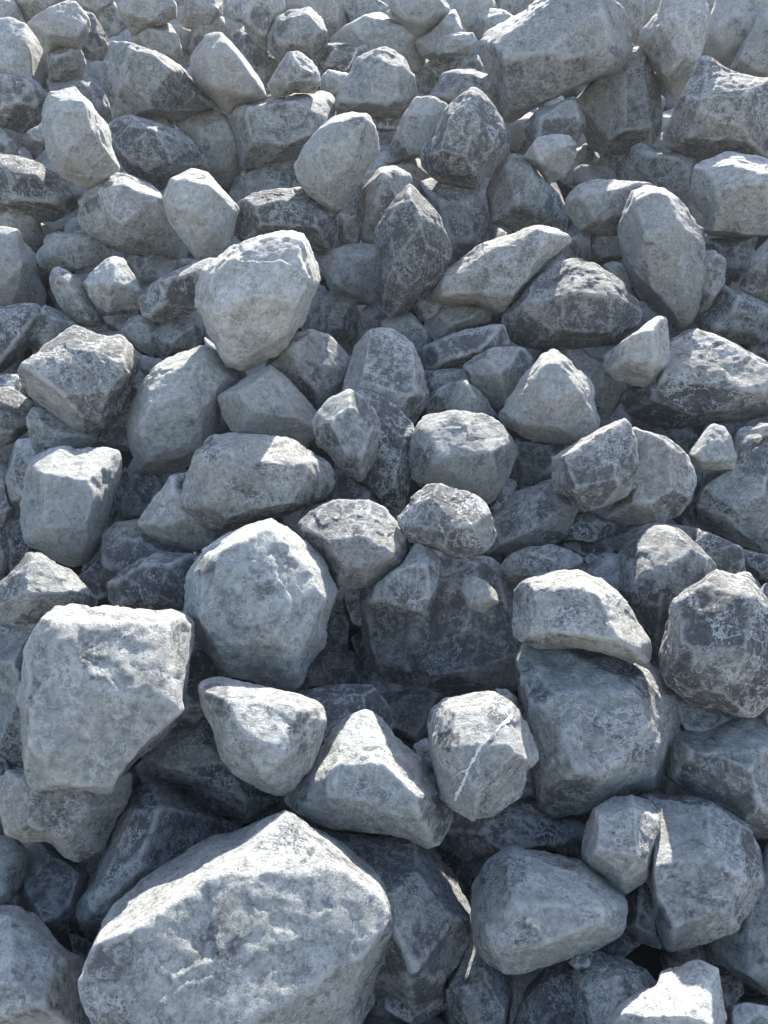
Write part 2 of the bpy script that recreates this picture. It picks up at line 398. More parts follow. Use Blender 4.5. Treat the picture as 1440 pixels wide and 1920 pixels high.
# ------------------------------------------------------------ the stones, traced one by one
# outline | how far back in its neighbourhood | paleness | brow points x,y,height | label
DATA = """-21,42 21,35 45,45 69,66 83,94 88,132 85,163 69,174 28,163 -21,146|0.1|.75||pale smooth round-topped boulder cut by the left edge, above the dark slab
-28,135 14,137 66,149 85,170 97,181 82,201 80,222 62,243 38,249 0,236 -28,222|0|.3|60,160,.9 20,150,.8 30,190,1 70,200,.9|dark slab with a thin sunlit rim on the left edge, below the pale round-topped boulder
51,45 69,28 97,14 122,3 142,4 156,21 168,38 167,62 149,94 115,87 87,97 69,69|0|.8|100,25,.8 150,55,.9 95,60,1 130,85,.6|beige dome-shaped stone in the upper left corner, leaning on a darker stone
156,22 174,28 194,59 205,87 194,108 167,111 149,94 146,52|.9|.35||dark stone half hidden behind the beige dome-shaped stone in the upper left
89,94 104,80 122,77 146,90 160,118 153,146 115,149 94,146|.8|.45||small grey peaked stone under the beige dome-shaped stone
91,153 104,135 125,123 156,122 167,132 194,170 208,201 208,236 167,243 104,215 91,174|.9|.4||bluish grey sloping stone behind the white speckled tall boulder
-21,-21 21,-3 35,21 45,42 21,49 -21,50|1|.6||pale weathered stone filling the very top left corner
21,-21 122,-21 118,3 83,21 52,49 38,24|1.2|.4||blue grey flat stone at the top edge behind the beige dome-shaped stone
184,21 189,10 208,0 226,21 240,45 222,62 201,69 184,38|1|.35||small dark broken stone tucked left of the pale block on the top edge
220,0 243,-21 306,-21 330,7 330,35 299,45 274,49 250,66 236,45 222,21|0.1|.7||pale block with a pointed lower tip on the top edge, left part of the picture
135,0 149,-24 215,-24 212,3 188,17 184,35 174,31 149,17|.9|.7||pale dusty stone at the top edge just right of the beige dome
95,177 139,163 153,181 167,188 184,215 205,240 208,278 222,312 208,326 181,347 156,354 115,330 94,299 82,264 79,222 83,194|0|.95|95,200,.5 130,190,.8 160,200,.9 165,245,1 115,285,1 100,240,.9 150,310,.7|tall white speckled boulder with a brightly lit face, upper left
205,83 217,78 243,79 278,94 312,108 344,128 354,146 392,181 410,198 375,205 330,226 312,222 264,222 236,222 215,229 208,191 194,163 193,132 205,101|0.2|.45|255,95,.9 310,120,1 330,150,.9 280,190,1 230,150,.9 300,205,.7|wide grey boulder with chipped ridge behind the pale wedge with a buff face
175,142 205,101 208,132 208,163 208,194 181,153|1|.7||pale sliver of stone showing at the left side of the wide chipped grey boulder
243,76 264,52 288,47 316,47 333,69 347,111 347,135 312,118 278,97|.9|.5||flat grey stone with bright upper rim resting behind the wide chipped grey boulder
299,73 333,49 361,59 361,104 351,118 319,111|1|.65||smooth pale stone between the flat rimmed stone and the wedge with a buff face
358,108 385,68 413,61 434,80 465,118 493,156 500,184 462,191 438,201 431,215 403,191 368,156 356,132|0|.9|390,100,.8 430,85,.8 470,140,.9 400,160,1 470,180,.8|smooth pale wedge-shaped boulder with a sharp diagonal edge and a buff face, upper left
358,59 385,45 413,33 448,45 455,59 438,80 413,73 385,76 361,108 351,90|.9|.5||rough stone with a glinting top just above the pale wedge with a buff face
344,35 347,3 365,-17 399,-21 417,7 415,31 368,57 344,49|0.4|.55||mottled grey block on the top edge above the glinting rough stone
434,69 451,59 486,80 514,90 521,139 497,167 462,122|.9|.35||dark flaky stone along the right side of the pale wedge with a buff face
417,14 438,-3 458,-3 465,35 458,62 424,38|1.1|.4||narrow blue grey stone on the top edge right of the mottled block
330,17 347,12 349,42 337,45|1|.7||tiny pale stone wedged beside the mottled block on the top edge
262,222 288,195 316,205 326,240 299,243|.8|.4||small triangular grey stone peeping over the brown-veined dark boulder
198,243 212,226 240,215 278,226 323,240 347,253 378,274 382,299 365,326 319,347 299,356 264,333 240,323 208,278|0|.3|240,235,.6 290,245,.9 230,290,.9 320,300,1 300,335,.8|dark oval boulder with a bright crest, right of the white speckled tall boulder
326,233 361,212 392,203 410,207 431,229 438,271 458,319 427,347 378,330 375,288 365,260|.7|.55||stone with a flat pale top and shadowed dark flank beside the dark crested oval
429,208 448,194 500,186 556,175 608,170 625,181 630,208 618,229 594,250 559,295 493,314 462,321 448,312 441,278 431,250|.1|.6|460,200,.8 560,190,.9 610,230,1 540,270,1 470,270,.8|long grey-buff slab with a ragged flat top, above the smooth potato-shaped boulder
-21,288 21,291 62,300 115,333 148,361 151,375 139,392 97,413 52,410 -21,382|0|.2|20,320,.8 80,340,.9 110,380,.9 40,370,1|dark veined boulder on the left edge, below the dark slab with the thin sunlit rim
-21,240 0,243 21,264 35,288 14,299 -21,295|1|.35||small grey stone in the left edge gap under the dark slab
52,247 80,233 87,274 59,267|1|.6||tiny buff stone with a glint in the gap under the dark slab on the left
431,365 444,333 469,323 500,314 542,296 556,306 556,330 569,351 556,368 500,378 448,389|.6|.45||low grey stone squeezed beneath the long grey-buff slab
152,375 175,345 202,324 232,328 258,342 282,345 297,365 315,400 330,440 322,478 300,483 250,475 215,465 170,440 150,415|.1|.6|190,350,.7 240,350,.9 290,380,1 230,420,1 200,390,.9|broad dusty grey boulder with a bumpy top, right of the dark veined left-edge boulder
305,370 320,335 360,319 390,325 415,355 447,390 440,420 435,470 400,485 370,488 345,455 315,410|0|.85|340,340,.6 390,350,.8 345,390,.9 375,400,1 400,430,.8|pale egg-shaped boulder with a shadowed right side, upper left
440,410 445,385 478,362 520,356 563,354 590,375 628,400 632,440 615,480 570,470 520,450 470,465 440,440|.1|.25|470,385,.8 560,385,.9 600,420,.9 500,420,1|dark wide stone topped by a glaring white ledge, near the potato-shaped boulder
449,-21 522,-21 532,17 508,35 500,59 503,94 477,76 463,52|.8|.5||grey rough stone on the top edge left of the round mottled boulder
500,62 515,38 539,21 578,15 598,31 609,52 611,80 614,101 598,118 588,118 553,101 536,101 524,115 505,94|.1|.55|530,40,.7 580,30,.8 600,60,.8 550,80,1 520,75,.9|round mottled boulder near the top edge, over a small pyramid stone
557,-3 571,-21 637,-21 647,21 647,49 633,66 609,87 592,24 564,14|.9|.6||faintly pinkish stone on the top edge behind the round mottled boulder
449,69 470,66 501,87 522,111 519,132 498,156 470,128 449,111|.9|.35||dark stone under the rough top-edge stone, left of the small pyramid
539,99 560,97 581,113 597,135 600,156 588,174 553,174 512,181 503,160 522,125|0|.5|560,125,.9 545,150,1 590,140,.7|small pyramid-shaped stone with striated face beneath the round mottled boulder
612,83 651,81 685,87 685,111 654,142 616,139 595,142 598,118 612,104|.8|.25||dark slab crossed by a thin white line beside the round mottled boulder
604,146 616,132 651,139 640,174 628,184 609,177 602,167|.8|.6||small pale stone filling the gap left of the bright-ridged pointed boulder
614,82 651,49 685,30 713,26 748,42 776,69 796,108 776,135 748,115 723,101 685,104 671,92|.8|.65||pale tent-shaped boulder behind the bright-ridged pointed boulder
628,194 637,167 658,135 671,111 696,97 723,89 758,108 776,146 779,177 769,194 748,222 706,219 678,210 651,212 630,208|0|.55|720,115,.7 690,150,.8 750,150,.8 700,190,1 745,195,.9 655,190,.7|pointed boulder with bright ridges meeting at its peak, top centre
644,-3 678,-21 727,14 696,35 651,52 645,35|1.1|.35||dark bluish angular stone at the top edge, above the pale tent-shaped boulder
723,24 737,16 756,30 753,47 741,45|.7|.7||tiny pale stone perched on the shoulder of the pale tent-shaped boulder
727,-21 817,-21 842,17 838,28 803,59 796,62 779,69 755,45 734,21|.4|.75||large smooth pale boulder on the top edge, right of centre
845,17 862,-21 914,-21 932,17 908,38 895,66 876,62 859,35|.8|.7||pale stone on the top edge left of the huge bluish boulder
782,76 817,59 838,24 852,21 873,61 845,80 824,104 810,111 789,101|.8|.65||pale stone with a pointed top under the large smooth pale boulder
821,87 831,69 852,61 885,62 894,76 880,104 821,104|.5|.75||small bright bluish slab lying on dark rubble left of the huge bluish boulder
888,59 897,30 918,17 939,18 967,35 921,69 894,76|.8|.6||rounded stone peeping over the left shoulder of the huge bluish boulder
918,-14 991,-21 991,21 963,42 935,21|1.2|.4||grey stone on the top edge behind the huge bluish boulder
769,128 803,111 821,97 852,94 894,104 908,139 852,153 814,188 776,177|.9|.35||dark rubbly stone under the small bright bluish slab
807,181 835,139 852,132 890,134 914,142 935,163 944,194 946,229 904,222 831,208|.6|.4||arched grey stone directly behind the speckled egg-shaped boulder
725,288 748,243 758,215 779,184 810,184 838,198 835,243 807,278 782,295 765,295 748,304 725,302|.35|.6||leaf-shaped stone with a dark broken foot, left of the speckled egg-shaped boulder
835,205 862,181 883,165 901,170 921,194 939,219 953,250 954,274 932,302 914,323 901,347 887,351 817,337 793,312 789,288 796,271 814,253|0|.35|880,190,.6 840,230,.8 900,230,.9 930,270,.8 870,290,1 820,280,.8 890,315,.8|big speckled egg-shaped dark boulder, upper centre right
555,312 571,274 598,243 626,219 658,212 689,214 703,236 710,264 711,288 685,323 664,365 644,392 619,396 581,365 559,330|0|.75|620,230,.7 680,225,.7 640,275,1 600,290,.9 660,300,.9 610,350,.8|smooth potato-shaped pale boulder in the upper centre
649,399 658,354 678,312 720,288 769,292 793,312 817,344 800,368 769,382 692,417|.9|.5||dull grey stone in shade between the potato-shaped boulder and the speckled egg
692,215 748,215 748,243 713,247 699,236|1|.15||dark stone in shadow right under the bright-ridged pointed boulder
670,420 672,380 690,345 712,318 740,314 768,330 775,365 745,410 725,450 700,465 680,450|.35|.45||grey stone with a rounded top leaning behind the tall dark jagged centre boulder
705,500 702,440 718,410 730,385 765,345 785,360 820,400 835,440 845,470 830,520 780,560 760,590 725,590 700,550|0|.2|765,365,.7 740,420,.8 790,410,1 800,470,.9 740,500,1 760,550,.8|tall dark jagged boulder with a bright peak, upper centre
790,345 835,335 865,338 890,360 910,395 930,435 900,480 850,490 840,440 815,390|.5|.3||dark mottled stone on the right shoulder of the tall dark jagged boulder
915,360 935,310 965,290 990,300 1010,330 1045,365 1062,410 1050,440 980,435 920,415|.3|.4|950,310,.6 1000,320,.7 970,380,1 1030,400,.7|rounded brownish grey boulder right of the big speckled egg
895,80 920,50 975,25 1040,-20 1130,-20 1165,20 1180,70 1182,110 1150,135 1100,155 1030,190 960,228 940,225 930,170 905,130|0|.6|980,70,.7 1110,30,.8 1150,90,.9 1040,110,1 1060,160,.8 960,120,.8 960,200,.6|huge bluish boulder with an overhanging underside in the top right
1081,194 1114,153 1162,115 1197,98 1221,122 1235,156 1237,194 1235,243 1218,274 1183,281 1134,288 1107,271 1096,236|.6|.4|1150,130,.6 1200,150,.7 1150,250,1 1220,240,.8|upright dull boulder under the overhang of the huge bluish boulder
1204,90 1197,80 1204,56 1232,24 1246,-17 1315,-17 1325,21 1328,56 1315,97 1291,153 1266,189 1246,167 1232,139 1218,108|.2|.7|1240,40,.7 1290,30,.7 1270,100,1 1300,110,.8 1260,150,.8|tall tapering pale boulder standing on its point at the top right
1162,0 1180,-21 1204,-14 1209,28 1204,59 1197,83 1180,76 1176,42|.8|.5||narrow grey stone between the huge bluish boulder and the tapering pale one
1209,0 1242,-21 1242,21 1207,49|1.4|.4||small shaded stone on the top edge left of the tapering pale boulder
1315,104 1332,52 1350,-14 1461,-21 1443,28 1419,76 1391,128 1350,125 1322,118|.6|.7||leaning pale slab with a bright slit of sun, top right corner
1371,128 1388,87 1416,31 1440,17 1468,21 1468,146 1391,149|.4|.6||blotchy stone on the right edge in front of the leaning pale slab
1247,257 1259,222 1287,163 1305,118 1318,107 1339,111 1357,128 1391,141 1426,149 1468,146 1468,222 1440,295 1357,285 1322,309 1266,278 1247,271|0|.4|1310,120,.3 1350,160,.7 1410,185,.8 1320,210,1 1290,180,.8 1400,240,.9 1290,260,.8|massive dark boulder with a brilliant sunlit ridge on the right edge
985,236 1009,208 1037,198 1077,181 1089,208 1095,236 1082,264 1055,271 992,274|.6|.4||small striped flat stone beneath the overhang of the huge bluish boulder
980,295 1006,260 1034,252 1065,253 1079,267 1079,292 1058,330 1030,344 1009,319|.1|.75|1000,270,.7 1060,270,.8 1010,300,1|pale egg-sized stone resting below the small striped flat stone
1079,295 1096,271 1110,273 1119,295 1117,323 1089,312|1|.35||tiny dark stone to the right of the pale egg-sized stone
1051,333 1079,293 1107,309 1145,337 1134,361 1068,361 1055,344|.8|.55||smooth flat stone sloping down below the pale egg-sized stone
1117,312 1134,288 1183,278 1190,288 1180,340 1148,351 1121,323|.7|.4||shaded grey stone left of the bluish fractured stone
1167,333 1180,306 1190,274 1207,270 1239,288 1287,281 1315,295 1317,312 1308,340 1301,392 1252,375 1218,351 1173,344|.5|.4||bluish fractured stone with a pale corner behind the long flat-topped slab
1225,274 1246,247 1273,274 1252,295|1.1|.6||small pale stone at the foot of the massive dark boulder with the sunlit ridge
1295,370 1308,310 1360,288 1400,290 1460,305 1460,440 1400,445 1325,440 1318,400|0|.8|1330,315,.7 1380,310,.8 1340,350,1 1420,340,1 1350,420,.8|pale pitted block with a bright top on the right edge
1160,450 1165,400 1185,360 1215,345 1250,355 1290,390 1318,440 1322,520 1310,580 1290,612 1245,600 1205,560 1175,510|0|.7|1190,370,.6 1240,360,.6 1220,430,1 1270,430,.9 1210,510,.9 1280,530,.8 1250,575,.6|tall pale oblong boulder standing upright at the right, touching the long flat-topped slab
1060,400 1065,370 1085,350 1125,338 1175,340 1220,345 1215,380 1180,430 1130,440 1090,435|.4|.5|1090,370,.8 1150,365,.8 1120,410,1|long flat-topped slab behind the tall pale oblong boulder
-21,408 0,405 21,387 28,377 52,377 73,404 75,429 83,446 69,470 45,460 21,442 -21,429|.7|.5||flat grey flake on the left edge above the smooth pale rounded boulder
-21,432 7,427 35,432 45,456 66,477 69,491 56,529 45,561 21,571 -21,571|0|.8|30,440,.7 40,500,1 10,470,.9|smooth pale rounded boulder cut by the left edge at mid height of the upper half
71,474 83,460 122,442 153,432 177,434 191,449 207,470 205,481 174,498 132,507 97,508 73,498|.2|.55||lens-shaped grey stone with a shadowed lower half, left, above the bent tongue-shaped stone
83,456 89,442 108,435 128,439 132,453 104,470|1|.5||small round-topped stone peeping out behind the lens-shaped stone on the left
92,526 99,505 111,500 125,508 146,522 167,550 174,574 194,592 196,609 174,614 146,606 122,588 108,561 95,540|.1|.5|120,520,.8 150,570,.8 180,600,.5|bent tongue-shaped stone on the left beside the pale heart-shaped stone
158,529 177,508 194,488 215,480 233,488 247,512 267,543 260,581 243,580 222,574 205,585 181,574 167,557|0|.75|215,500,.7 200,530,1 240,540,.8|pale heart-shaped stone with small chips on its lower edge, left
236,488 247,473 285,474 316,481 333,491 312,519 274,543 253,526|.5|.5||grey wedge resting under the broad dusty grey boulder, left
309,491 333,484 375,488 389,498 347,526 319,519|.9|.4||small dark stone partly hidden behind the sloping tapered boulder on the left
262,557 274,540 299,519 333,505 378,488 403,488 417,495 396,508 375,543 372,574 351,592 302,604 274,595 264,578|.1|.45|310,530,.9 350,510,.8 300,570,.9 380,500,.5|sloping tapered boulder lying against the large pale round-topped one, left
229,620 243,599 260,592 299,606 295,644 288,668 264,658 240,633|.6|.5||brownish smooth stone left of the small faceted shaded stone
281,623 306,606 340,595 365,606 382,623 375,647 347,661 312,679 288,658|.2|.4|325,615,.6 320,650,1 345,625,.8|small faceted shaded stone with a flat front face, left of the large round-topped boulder
-21,578 7,576 52,569 69,571 85,588 89,602 62,640 28,679 0,699 -21,703|.1|.35|20,600,.7 60,600,.7 30,640,1|blue black mottled boulder on the left edge below the smooth pale rounded boulder
36,696 83,654 139,611 167,623 198,637 226,630 247,654 264,682 253,703 240,713 240,741 222,769 181,814 139,807 94,769 59,738 45,713|.2|.4|60,690,.9 140,660,.7 180,690,.8 130,740,1 220,680,.7 200,740,.9 180,790,.7|large angular dark grey boulder with a square corner at the left, upper middle
260,675 267,666 288,672 309,679 312,699 271,703 264,692|.6|.7||small pale stone wedged between the large angular dark grey boulder and the sunlit one
194,595 243,578 257,588 229,616 208,623|1.1|.3||tiny shaded brown stone under the pale heart-shaped stone
208,779 229,713 274,706 288,699 285,727 250,779 222,800|.8|.45||bluish sloping stone between the large angular dark boulder and the sunlit pale one
-21,706 35,703 56,734 62,758 42,779 0,793 -21,793|.7|.3||dark flat stone on the left edge under the blue black mottled boulder
382,630 403,647 444,675 462,703 438,713 410,686 392,668|.8|.6||small pale stone wedged between the sunlit tilted boulder and the large round-topped one
83,574 118,588 139,609 104,644 69,665 56,637|1.2|.25||shaded flat stone in the dark hollow below the bent tongue-shaped stone
312,408 333,436 340,484 319,481 295,481 302,442|.8|.4||shaded stone sliver behind the broad dusty grey boulder
372,530 378,510 405,485 455,455 500,440 530,434 562,440 580,460 593,510 592,540 575,585 555,620 520,660 480,685 455,690 430,685 410,665 390,625 375,590|0|.75|400,520,.7 480,455,.5 560,475,.7 575,530,.8 400,590,.85 450,650,.6 530,620,.7 490,550,1|large pale round-topped boulder tapering downwards, upper middle left
240,800 244,770 262,730 290,690 330,665 375,650 400,655 420,670 445,710 440,745 415,765 405,800 395,840 340,880 285,890 262,880 245,845|.1|.95|300,705,.7 385,668,.6 425,705,.6 268,790,.9 280,860,.7 385,780,.85 330,850,.7 340,735,1|sunlit tilted boulder with diagonal white streaks, left of centre
410,745 450,718 505,685 530,700 560,735 600,780 605,815 570,840 520,830 440,812 420,780|0|.75|450,735,.8 515,700,.6 480,770,1 550,780,.8|smooth pale boulder with a slim sunlit ridge, touching the sunlit tilted boulder
633,418 637,401 654,404 668,425 664,436 637,432|1|.5||tiny stone in the gap beside the dark wide stone with the glaring ledge
633,439 651,411 670,403 678,432 671,460 644,463|.8|.55||small pale bluish stone in the gap left of the double peaked stones at top centre
602,491 619,470 651,460 696,458 720,474 720,536 696,569 661,561 623,547 609,515|.2|.75|640,475,.8 690,480,.7 630,530,1 680,530,.7|pale pebble-shaped boulder with dark right flank beside the tall dark jagged boulder
564,606 574,568 598,550 619,547 664,561 673,602 664,630 637,647 616,637 574,623|.4|.45||rounded grey stone with a darker right flank, just right of the large round-topped boulder
658,644 668,616 678,588 692,569 720,574 734,602 692,630 671,654|.9|.35||dim brownish stone under the pale pebble-shaped boulder at centre
715,609 741,588 772,590 789,609 809,633 807,658 798,698 782,686 755,644|.5|.6||pale smooth stone with a shadowed end under the tall dark jagged boulder
776,574 810,547 835,568 817,588 789,602|1|.35||shaded stone behind the tall dark jagged boulder on its lower right
809,595 824,583 852,574 883,571 918,578 921,592 911,606 880,611 855,616 838,628 821,633 807,613|.2|.7|840,590,.6 900,590,.7 850,610,1|arched pale stone like a small bridge above the dark flat rectangular stone
798,647 821,637 862,623 904,613 942,607 954,651 921,654 894,665 869,686 803,694|.3|.3|820,650,.7 930,625,.7 830,670,.9 900,660,1|dark flat rectangular stone below the small arched one, centre right
807,550 817,529 852,495 897,460 956,439 1005,423 1032,429 1067,446 1060,467 1026,498 977,554 942,588 914,578 887,569 835,573 814,561|.1|.55|830,540,.9 900,505,.8 950,500,.8 1030,440,.8 1000,490,.9 950,560,.9 870,560,.9|long prism-shaped boulder with a bright flat top and a patch of sun, upper centre right
869,689 887,672 925,653 973,653 998,679 994,710 956,758 932,765 887,724|.3|.5|910,670,.6 930,700,1 960,690,.8|grey angular stone between the dark flat rectangular stone and the pale triangular boulder
800,696 869,692 890,713 873,724 810,752 796,727|.9|.3||shaded stone under the dark flat rectangular stone
796,755 817,731 855,712 873,712 859,748 838,776 803,778|.6|.4||dark wedge-shaped stone left of the small bright pyramid at centre
836,765 848,731 875,712 887,734 911,755 914,779 880,790 845,783|.3|.6||small bright pyramid-shaped stone at centre, above the blocky pale boulder
880,720 901,734 914,755 935,783 914,779 883,741|.8|.35||small dark stone to the right of the small bright pyramid
500,685 520,655 545,630 585,620 615,630 655,675 650,700 638,725 625,745 600,775 570,745 520,705|.3|.5|545,650,.9 570,700,.9 600,690,.8 600,740,.8|grey boulder with a white jagged crest at centre left, behind the smooth ridge-lit boulder
572,622 590,620 620,635 657,672 655,700 640,730 625,720 605,680|.5|.55||flat grey slab leaning on the grey boulder with a white jagged crest
640,740 655,690 665,650 700,618 740,620 775,650 795,700 806,745 785,775 770,800 700,785 650,755|.2|.5|670,690,.5 760,690,.5 680,730,.9 770,740,1 740,780,.9 690,660,.2|blocky bluish boulder with stepped bright ledges, dead centre of the upper half
945,600 960,570 1000,525 1050,495 1085,488 1120,500 1165,530 1190,560 1202,590 1190,620 1150,645 1060,655 1000,655 960,640|.1|.3|980,570,.7 1060,500,.4 1130,510,.4 1060,560,1 1140,560,.8 1050,620,.9 1150,620,.7|large dark glassy boulder with swirling white scratches, upper right of centre
1130,690 1135,665 1180,635 1230,592 1250,595 1253,645 1252,690 1230,715 1205,725 1160,715 1135,700|0|.7|1180,630,.9 1220,620,.8 1230,670,1 1160,680,.8|half-dome buff stone tucked under the tall pale oblong boulder
935,785 950,755 985,700 1015,668 1040,655 1065,680 1100,705 1113,730 1112,760 1125,795 1110,820 1060,832 1000,825 950,800|0|.8|1010,690,.7 1040,670,.6 1020,740,1 1080,730,.9 1050,800,.8 970,780,.7|pale triangular boulder with a sunlit left edge, right of centre
1170,740 1195,720 1240,650 1300,618 1360,640 1440,685 1480,720 1460,770 1400,785 1330,790 1280,805 1230,800 1180,770|.5|.3|1250,640,.3 1350,660,.5 1300,720,1 1220,740,.9 1420,740,.9 1350,770,.8|huge dark veined slab behind the half-dome buff stone, right
1044,442 1079,432 1107,439 1107,484 1086,491 1058,477|1.1|.4||small stone with sunlit splinters above the large dark glassy boulder
1107,432 1159,432 1176,477 1141,495 1107,491|1.3|.3||shaded stone deep under the long flat-topped slab, right
1131,498 1148,491 1166,495 1183,533 1155,519|.9|.5||small pale stone between the large dark glassy boulder and the tall oblong one
1322,474 1339,472 1360,488 1357,533 1332,574 1308,588 1308,536|.6|.5||slender upright stone close behind the right side of the tall oblong boulder
1308,588 1339,561 1357,535 1391,550 1440,574 1468,588 1440,630 1409,647 1374,637 1322,620 1305,606|.7|.25||dark craggy boulder at the right edge below the pale pitted block
1388,540 1405,491 1440,449 1468,449 1468,561 1426,561 1398,550|.5|.4||speckled grey stone on the right edge just under the pale pitted block
1322,449 1419,446 1398,498 1384,526 1357,519 1329,477|1.2|.2||black shaded stone in the cavity under the pale pitted block
1058,658 1089,654 1134,686 1173,724 1166,748 1134,786 1114,762 1086,710|.6|.55||pale stone in shade behind the right side of the pale triangular boulder
1107,647 1148,640 1162,665 1134,682|1|.45||shaded buff stone beneath the large dark glassy boulder
912,758 940,692 975,654 996,675 975,713 940,762|1.3|.4||shaded stone left of the pale triangular boulder
1426,658 1461,637 1468,668 1440,675|.8|.4||small grey stone at the right edge above the huge dark veined slab
1426,745 1440,713 1468,699 1468,779 1433,765|.2|.6||pale rounded stone end at the right edge touching the huge dark veined slab
-21,732 21,729 56,753 62,774 56,802 28,826 0,838 -21,843|.4|.4||brownish grey layered stone at the left edge, left of the flat tapering grey stone
52,784 62,765 87,770 118,784 160,802 188,809 188,826 167,843 146,849 80,850 59,822|.3|.6|90,785,.5 180,815,.6 110,820,1|flat tapering grey stone above the bright blocky boulder on the left
10,899 21,857 31,829 56,826 80,854 83,899 62,954 21,937|.6|.45||blue grey narrow stone peeking out left of the bright blocky boulder
-21,882 0,882 14,899 10,934 28,954 7,982 -21,996|.8|.3||dark stone at the left edge beside the blue grey narrow stone
3,996 14,961 35,948 56,975 76,1031 56,1052 21,1069 10,1038|.9|.35||shaded bluish stone under the left side of the bright blocky boulder
-21,1003 0,1003 17,1027 14,1059 0,1086 -21,1090|.7|.4||small dark stone at the left edge above the bluish leaning triangular boulder
184,826 198,805 208,781 236,753 257,760 257,843 226,843 194,840|.7|.3||dark striped stone between the flat tapering stone and the sunlit tilted boulder
227,954 236,916 250,888 264,876 306,899 306,927 292,954 264,975 233,972|.9|.35||dark veined stone in the shade below the sunlit tilted boulder
288,888 323,883 333,899 312,916 299,909|1|.3||tiny dark stone touching the bottom of the sunlit tilted boulder
260,982 274,958 302,920 326,890 354,890 382,934 406,993 396,1017 358,1032 306,1017 274,1003|.35|.5|320,920,.8 370,960,.9 310,980,.9|finely speckled pointed stone under the left tip of the speckled wide boulder
189,1072 194,1003 222,982 264,977 292,1003 354,1024 361,1055 278,1083 208,1107 194,1097|.7|.4||brownish grey smooth stone behind the knobbly dark boulder, left
207,1093 236,1069 264,1052 295,1040 347,1040 375,1045 375,1142 312,1149 243,1142 208,1128|.4|.2|260,1060,.7 320,1060,1 300,1110,.8|knobbly dark boulder left of the big pale disc-shaped one
0,1093 28,1066 52,1038 73,1038 97,1055 132,1069 160,1100 179,1128 174,1138 132,1152 62,1177 14,1166 -21,1152 -21,1111|.3|.45|60,1070,.7 90,1060,.6 60,1110,1 130,1110,.9|bluish leaning triangular boulder at the left edge under the bright blocky boulder
208,899 236,878 243,906 226,954 208,989 198,968|1.3|.2||shaded stone right of the bright blocky boulder, deep in the gap
146,1083 194,1038 208,1128 181,1135|1.3|.15||black stone in the hollow below the bright blocky boulder
42,945 48,900 57,865 90,845 120,838 145,850 160,843 200,840 222,852 226,880 215,925 195,985 185,1030 165,1055 145,1065 110,1055 85,1035 50,1020 40,985|0|.85|70,880,.6 110,885,.9 150,870,.4 210,870,.4 170,915,1 90,950,1 155,980,1 90,1010,.8 145,1040,.6|bright blocky boulder with sunny top and a small brown spot, left edge region
337,950 345,920 365,860 395,820 430,812 480,815 530,820 575,840 600,855 625,875 625,905 610,930 560,955 480,980 430,997 380,985 345,968|0|.55|400,840,.6 440,830,.5 590,870,.7 520,875,.8 460,880,.9 400,890,.9 450,960,1 540,930,.9 380,950,.8|wide speckled boulder with a sunlit crown, left of centre
588,790 605,765 620,745 655,732 680,745 705,775 712,800 710,840 695,875 680,905 665,900 640,885 615,850 592,835|0|.45|620,790,.8 660,770,.8 690,800,.8 650,850,1 675,860,.9|grainy wood-textured knob forming the left half of the split centre boulder
670,735 700,735 745,765 775,800 773,840 780,870 770,900 760,945 745,975 720,960 700,930 680,900 670,850 665,790|.15|.25|720,790,.7 750,830,.8 735,880,1 745,920,.8|thin dark upright slab with white flecks, right of the grainy knob at centre
775,820 785,795 800,780 850,773 905,778 935,795 960,825 968,850 955,885 940,920 915,942 890,930 850,920 775,900 772,860|.1|.75|800,810,.5 880,800,.5 940,830,.6 820,860,1 920,850,1 880,900,.8|big dusty rounded boulder with a dark chip on top, right of the thin dark slab
555,985 590,955 625,940 690,942 720,955 745,985 768,1010 760,1050 735,1080 705,1095 650,1105 625,1100 620,1060 590,1030|.15|.45|640,970,.4 710,980,.5 600,1010,.9 690,1020,1 660,1060,.9 730,1040,.8|dark cross-ridged boulder just below the centre of the picture
550,980 580,950 625,940 640,960 610,1020 600,1050 560,1020|.5|.35||dull stone end sticking out left of the cross-ridged boulder
745,975 775,935 800,912 825,908 860,920 895,930 918,960 928,1000 915,1030 885,1045 850,1048 815,1025 770,1015 755,1000|.1|.4|800,930,.6 830,945,.7 860,990,1 900,990,.8 800,990,.8 840,1030,.7|dark grainy boulder bearing a white triangular patch of sun at centre
693,1118 705,1095 755,1060 780,1018 805,1025 825,1050 822,1100 800,1155 760,1145 715,1145 695,1130|.2|.45||grey stone with a small sunlit flake, between the cross-ridged boulder and the pebble
865,1105 872,1085 890,1080 910,1090 930,1110 935,1130 905,1148 880,1140|0|.85||small round buff pebble lying alone on the great dark boulder
680,1130 720,1060 820,1040 910,1050 960,1090 975,1140 975,1230 960,1290 900,1305 840,1300 790,1290 740,1280 700,1250 685,1200|.6|.35|750,1120,.2 860,1110,.25 950,1120,.25 780,1180,.5 870,1190,.6 840,1260,.6 930,1240,.5|great dark boulder in the hollow carrying the small round pebble
350,1140 355,1080 370,1045 420,1010 475,985 510,980 560,1010 600,1045 620,1085 630,1110 615,1150 610,1200 580,1240 560,1285 520,1290 480,1275 430,1265 400,1225 375,1200 350,1160|0|.75|380,1075,.8 430,1025,.8 500,1000,.7 585,1065,.7 600,1120,.7 375,1150,.8 425,1225,.7 560,1230,.7 480,1110,1 520,1150,1|big pale disc-shaped boulder with a round dark spot near its top left
616,927 633,882 664,899 713,913 717,954 692,954 619,948|.9|.25||dark stone in the cavity beneath the grainy knob
918,954 935,927 949,899 967,906 970,941 956,975 928,989|1.3|.25||black stone in the deep gap right of the big dusty rounded boulder
612,1066 626,1072 654,1107 637,1121 619,1114 609,1086|.5|.4||small grey stone wedged between the disc-shaped and the cross-ridged boulders
